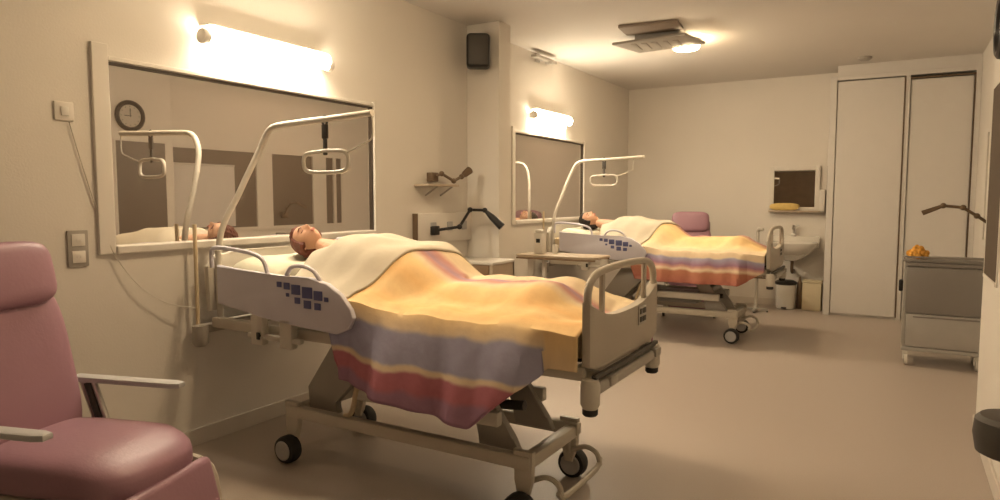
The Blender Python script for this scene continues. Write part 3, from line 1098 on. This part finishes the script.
bc = thing('bedside_cabinet', 'brown slatted bedside cabinet standing by the pillar', 'cabinet', (.30, 5.16, 0))
MB().box((-.26, -.20, .875), (.24, .20, .90), .006).build('cabinet_top', M['trim'], bc)
bb = MB().box((-.25, -.19, .06), (-.22, .19, .875)).box((.20, -.19, .06), (.23, .19, .875)).box((-.25, .17, .06), (.23, .19, .875)).box((-.25, -.19, .06), (.23, .19, .09))
bb.build('body', M['woodlight'], bc)
for z in (.10, .26, .42, .58, .735):
    d = MB().box((-.215, -.198, z), (.195, -.18, z + .135), .006).build('drawer', M['wood'], bc)
    MB().tube([(-.08, -.198, z + .07), (-.07, -.222, z + .07), (.05, -.222, z + .07), (.06, -.198, z + .07)], .006, 8).build('handle', M['steel'], d)
for x in (-.2, .18):
    for y in (-.15, .15):
        MB().lathe([(.01, -.012), (.03, -.01), (.03, .01), (.01, .012)], (x, y, .03), axis='y', n=14).box((x - .01, y - .02, .03), (x + .01, y + .02, .06)).build('caster', M['rubber'], bc)

dp = thing('dispenser_box', 'slim white box with a dark front standing on the overbed table', 'box', (.40, 6.12, .892))
MB().box((-.05, -.045, 0), (.05, .045, .21), .01).build('body', M['trim'], dp)
MB().box((-.022, -.05, .11), (.022, -.045, .15), .003).build('front_mark', M['black'], dp)
MB().box((-.04, -.04, .21), (.04, .04, .24), .01).build('cap', M['trim'], dp)
bt = thing('cup', 'white cup on the overbed table next to the slim box', 'cup', (.56, 6.14, .892))
MB().lathe([(.025, 0), (.035, .09), (.031, .088), (.022, .006), (0, .006)], n=18).build('body', M['ceramic'], bt)

# ------------------------------------------------------------------ wash basin corner
mi = thing('wall_mirror', 'framed mirror over the wash basin on the back wall', 'mirror', (2.31, YB, 1.58))
MB().box((-.255, -.03, -.25), (.255, -.022, .25)).build('mirror_glass', M['mirror'], mi, smooth=False)
fr = MB()
fr.box((-.31, -.04, -.30), (-.25, 0, .29), .006).box((.25, -.04, -.30), (.31, 0, .29), .006).box((-.25, -.04, .23), (.25, 0, .29), .004).box((-.25, -.04, -.30), (.25, 0, -.25), .004)
fr.build('frame', M['trim'], mi)
MB().box((-.30, -.13, -.315), (.33, 0, -.295), .004).build('ledge', M['woodlight'], mi)
tw = MB((2.22, YB - .09, 1.285))  # added lump, stands in for the yellow quilt reflected in the mirror
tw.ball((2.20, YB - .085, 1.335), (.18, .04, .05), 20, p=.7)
tag(tw.build('reflected_quilt_lump', M['yellow']), 'yellow folded cloth lying on the ledge under the mirror', 'stand-in')
ds = thing('soap_dispenser', 'pale soap dispenser on the wall right of the mirror', 'dispenser', (2.655, YB, 1.42))
MB().box((-.035, -.09, -.14), (.035, 0, .14), .015).build('body', M['trim'], ds)
MB().box((-.015, -.11, -.15), (.015, -.04, -.14), .003).build('lever', M['wheel'], ds)

sk = thing('wash_basin', 'white wall hung wash basin below the framed mirror', 'basin', (2.33, YB, .85))
n = 28
bas = MB()
rim = []
def bas_ring(sx, sy, z, cy=-.24):
    return [bas.bm.verts.new((math.copysign(abs(math.cos(a)) ** .6, math.cos(a)) * sx, cy + math.copysign(abs(math.sin(a)) ** .6, math.sin(a)) * sy, z)) for a in [2 * PI * i / n for i in range(n)]]
rings = [bas_ring(.13, .10, -.19, -.16), bas_ring(.22, .17, -.11, -.20), bas_ring(.30, .22, -.02), bas_ring(.31, .23, .02), bas_ring(.30, .22, .03), bas_ring(.25, .17, .022, -.26), bas_ring(.20, .13, -.06, -.26), bas_ring(.10, .07, -.10, -.25)]
for a, b in zip(rings, rings[1:]):
    for k in range(n):
        bas.bm.faces.new((a[k], a[(k + 1) % n], b[(k + 1) % n], b[k]))
bas.bm.faces.new(rings[0][::-1])
bas.bm.faces.new(rings[-1])
bas.box((-.31, -.07, -.06), (.31, 0, .10), .01)
bas.build('bowl', M['ceramic'], sk)
MB().tube([(0, -.06, .08), (0, -.06, .20), (0, -.11, .235), (0, -.17, .20)], .014, 10, 5).box((-.035, -.08, .09), (.035, -.04, .13), .008).tube([(0, -.06, .20), (.06, -.06, .25)], .008, 8).build('tap', M['chrome'], sk)
MB().tube([(0, -.16, -.18), (0, -.16, -.34), (0, -.10, -.38), (0, -.0, -.36)], .02, 10, 4).build('drain_pipe', M['brown'], sk)
MB().prism([(-.20, -.115), (.20, -.115), (.06, -.21), (-.06, -.21)], -.34, -.1, 'y', .006).build('apron', M['steel'], sk)

bn = thing('waste_bin', 'small white pedal bin with a dark rim under the basin', 'bin', (2.27, 9.55, 0))
MB().lathe([(.10, 0), (.115, .01), (.125, .32), (.115, .33), (0, .33)], n=24).build('body', M['ceramic'], bn)
MB().lathe([(.128, .32), (.135, .33), (.135, .355), (.10, .375), (0, .38)], n=24).build('lid', M['black'], bn)
MB().box((-.03, -.16, .02), (.03, -.11, .035), .004).build('pedal', M['black'], bn)
b2 = thing('waste_bin', 'square pale yellow bin right of the small white bin', 'bin', (2.585, 9.60, 0))
MB().prism([(-.11, -.10), (.11, -.10), (.11, .10), (-.11, .10)], 0, .36, 'z', .012).build('body', M['binyellow'], b2)
MB().box((-.118, -.108, .36), (.118, .108, .385), .008).build('lid', M['binyellow'], b2)
b3 = thing('toilet_brush_stand', 'slim dark brown stand between the two bins', 'stand', (2.43, 9.64, 0))
MB().lathe([(.035, 0), (.04, .01), (.035, .34), (.02, .36), (.012, .42), (0, .43)], n=16).build('body', M['brown'], b3)

rs = thing('side_stand', 'pale chair-like stand with dark tray beside the basin', 'stand', (1.98, 9.1, 0))
MB().tube([(0, 0, .05), (0, 0, 1.02)], .022, 10).tube([(-.0, 0, 1.02), (.02, -.03, 1.06), (.07, -.05, 1.05)], .022, 10, 4).build('post', M['bed'], rs)
MB().box((-.04, -.14, .44), (.17, .10, .47), .01).build('tray', M['brown'], rs)
MB().box((-.15, -.02, .015), (.15, .02, .05), .01).box((-.02, -.15, .015), (.02, .15, .05), .01).build('foot', M['steel'], rs)
for p in ((-.14, 0), (.14, 0), (0, -.14), (0, .14)):
    MB().ball((p[0], p[1], .012), (.014, .014, .012), 10).build('glide', M['rubber'], rs)

# ------------------------------------------------------------------ grey trolley
tx0, tx1, ty0, ty1 = 3.575, 4.17, 6.80, 7.27
tt = thing('medical_trolley', 'grey and pale steel trolley parked by the right wall', 'trolley', ((tx0 + tx1) / 2, (ty0 + ty1) / 2, 0))
ox, oy = (tx0 + tx1) / 2, (ty0 + ty1) / 2
hx, hy = (tx1 - tx0) / 2, (ty1 - ty0) / 2
MB().box((-hx, -hy, .13), (hx, hy, .165), .008).box((-hx, -hy + .02, .165), (-hx + .03, hy, .90), .004).box((hx - .03, -hy + .02, .165), (hx, hy, .90), .004).box((-hx, hy - .03, .165), (hx, hy, .90), .004).build('body', M['trolleypale'], tt)
MB().box((-hx - .012, -hy - .012, .905), (hx + .012, hy + .012, .925), .006).tube([(-hx, -hy, .945), (hx, -hy, .945)], .008, 8).tube([(-hx, -hy, .92), (-hx, -hy, .945)], .008, 8).tube([(hx, -hy, .92), (hx, -hy, .945)], .008, 8).build('worktop', M['trolleygrey'], tt)
MB().box((-hx + .02, -hy - .004, .46), (hx - .005, -hy + .02, .86), .006).box((-hx + .02, -hy - .0, .865), (hx - .005, -hy + .02, .90), .004).build('upper_panel', M['trolleygrey'], tt)
lp = MB().box((-hx + .03, -hy + .0, .17), (hx - .02, -hy + .02, .455), .006).build('lower_door', M['trolleypale'], tt)
MB().box((-hx + .08, -hy - .008, .425), (hx - .04, -hy, .44), .003).build('handle', M['trolleygrey'], lp)
MB().box((-hx - .035, -hy + .04, .64), (-hx - .002, -hy + .10, .74), .01).build('side_latch', M['black'], tt)
for x in (-hx + .04, hx - .04):
    for y in (-hy + .05, hy - .05):
        c = MB().box((x - .02, y - .025, .09), (x + .02, y + .025, .135), .005).tube([(x - .02, y, .05), (x - .02, y, .11)], .007, 8).build('caster', M['ceramic'], tt)
        MB().lathe([(.02, -.016), (.05, -.013), (.05, .013), (.02, .016)], (x, y, .05), axis='x', n=20).build('wheel', M['ceramic'], c)
og = MB((3.69, 6.98, .925))
for i in range(40):
    a = i * 2.4
    rr = .012 + .055 * (i / 40)
    og.ball((3.675 + math.cos(a) * rr * 1.1, 6.93 + math.sin(a) * rr, .955 + .055 * (1 - i / 40) + .012 * math.sin(i * 1.7)), (.022, .022, .026), 10)
tag(og.build('sponge', M['orange']), 'fluffy orange sponge on the left end of the trolley top', 'sponge')

# ------------------------------------------------------------------ stool at the right edge
st = thing('stool', 'dark round stool with a grey metal leg at right edge', 'stool', (3.865 + .03, 2.62, 0))
st.location = (3.885, 2.80, 0)
MB().lathe([(.0, .58), (.09, .58), (.11, .59), (.12, .65), (.115, .70), (.10, .715), (0, .72)], n=32).build('seat', M['darkgrey'], st)
MB().tube([(0, 0, .10), (0, 0, .585)], .022, 12).build('column', M['steel'], st)
for k in range(5):
    a = 2 * PI * k / 5 + .3
    l = MB().tube([(0, 0, .13), (math.cos(a) * .05, math.sin(a) * .05, .12), (math.cos(a) * .115, math.sin(a) * .115, .06)], .014, 8).build('leg', M['steel'], st)
    MB().ball((math.cos(a) * .115, math.sin(a) * .115, .025), (.02, .02, .025), 12).build('caster', M['rubber'], l)
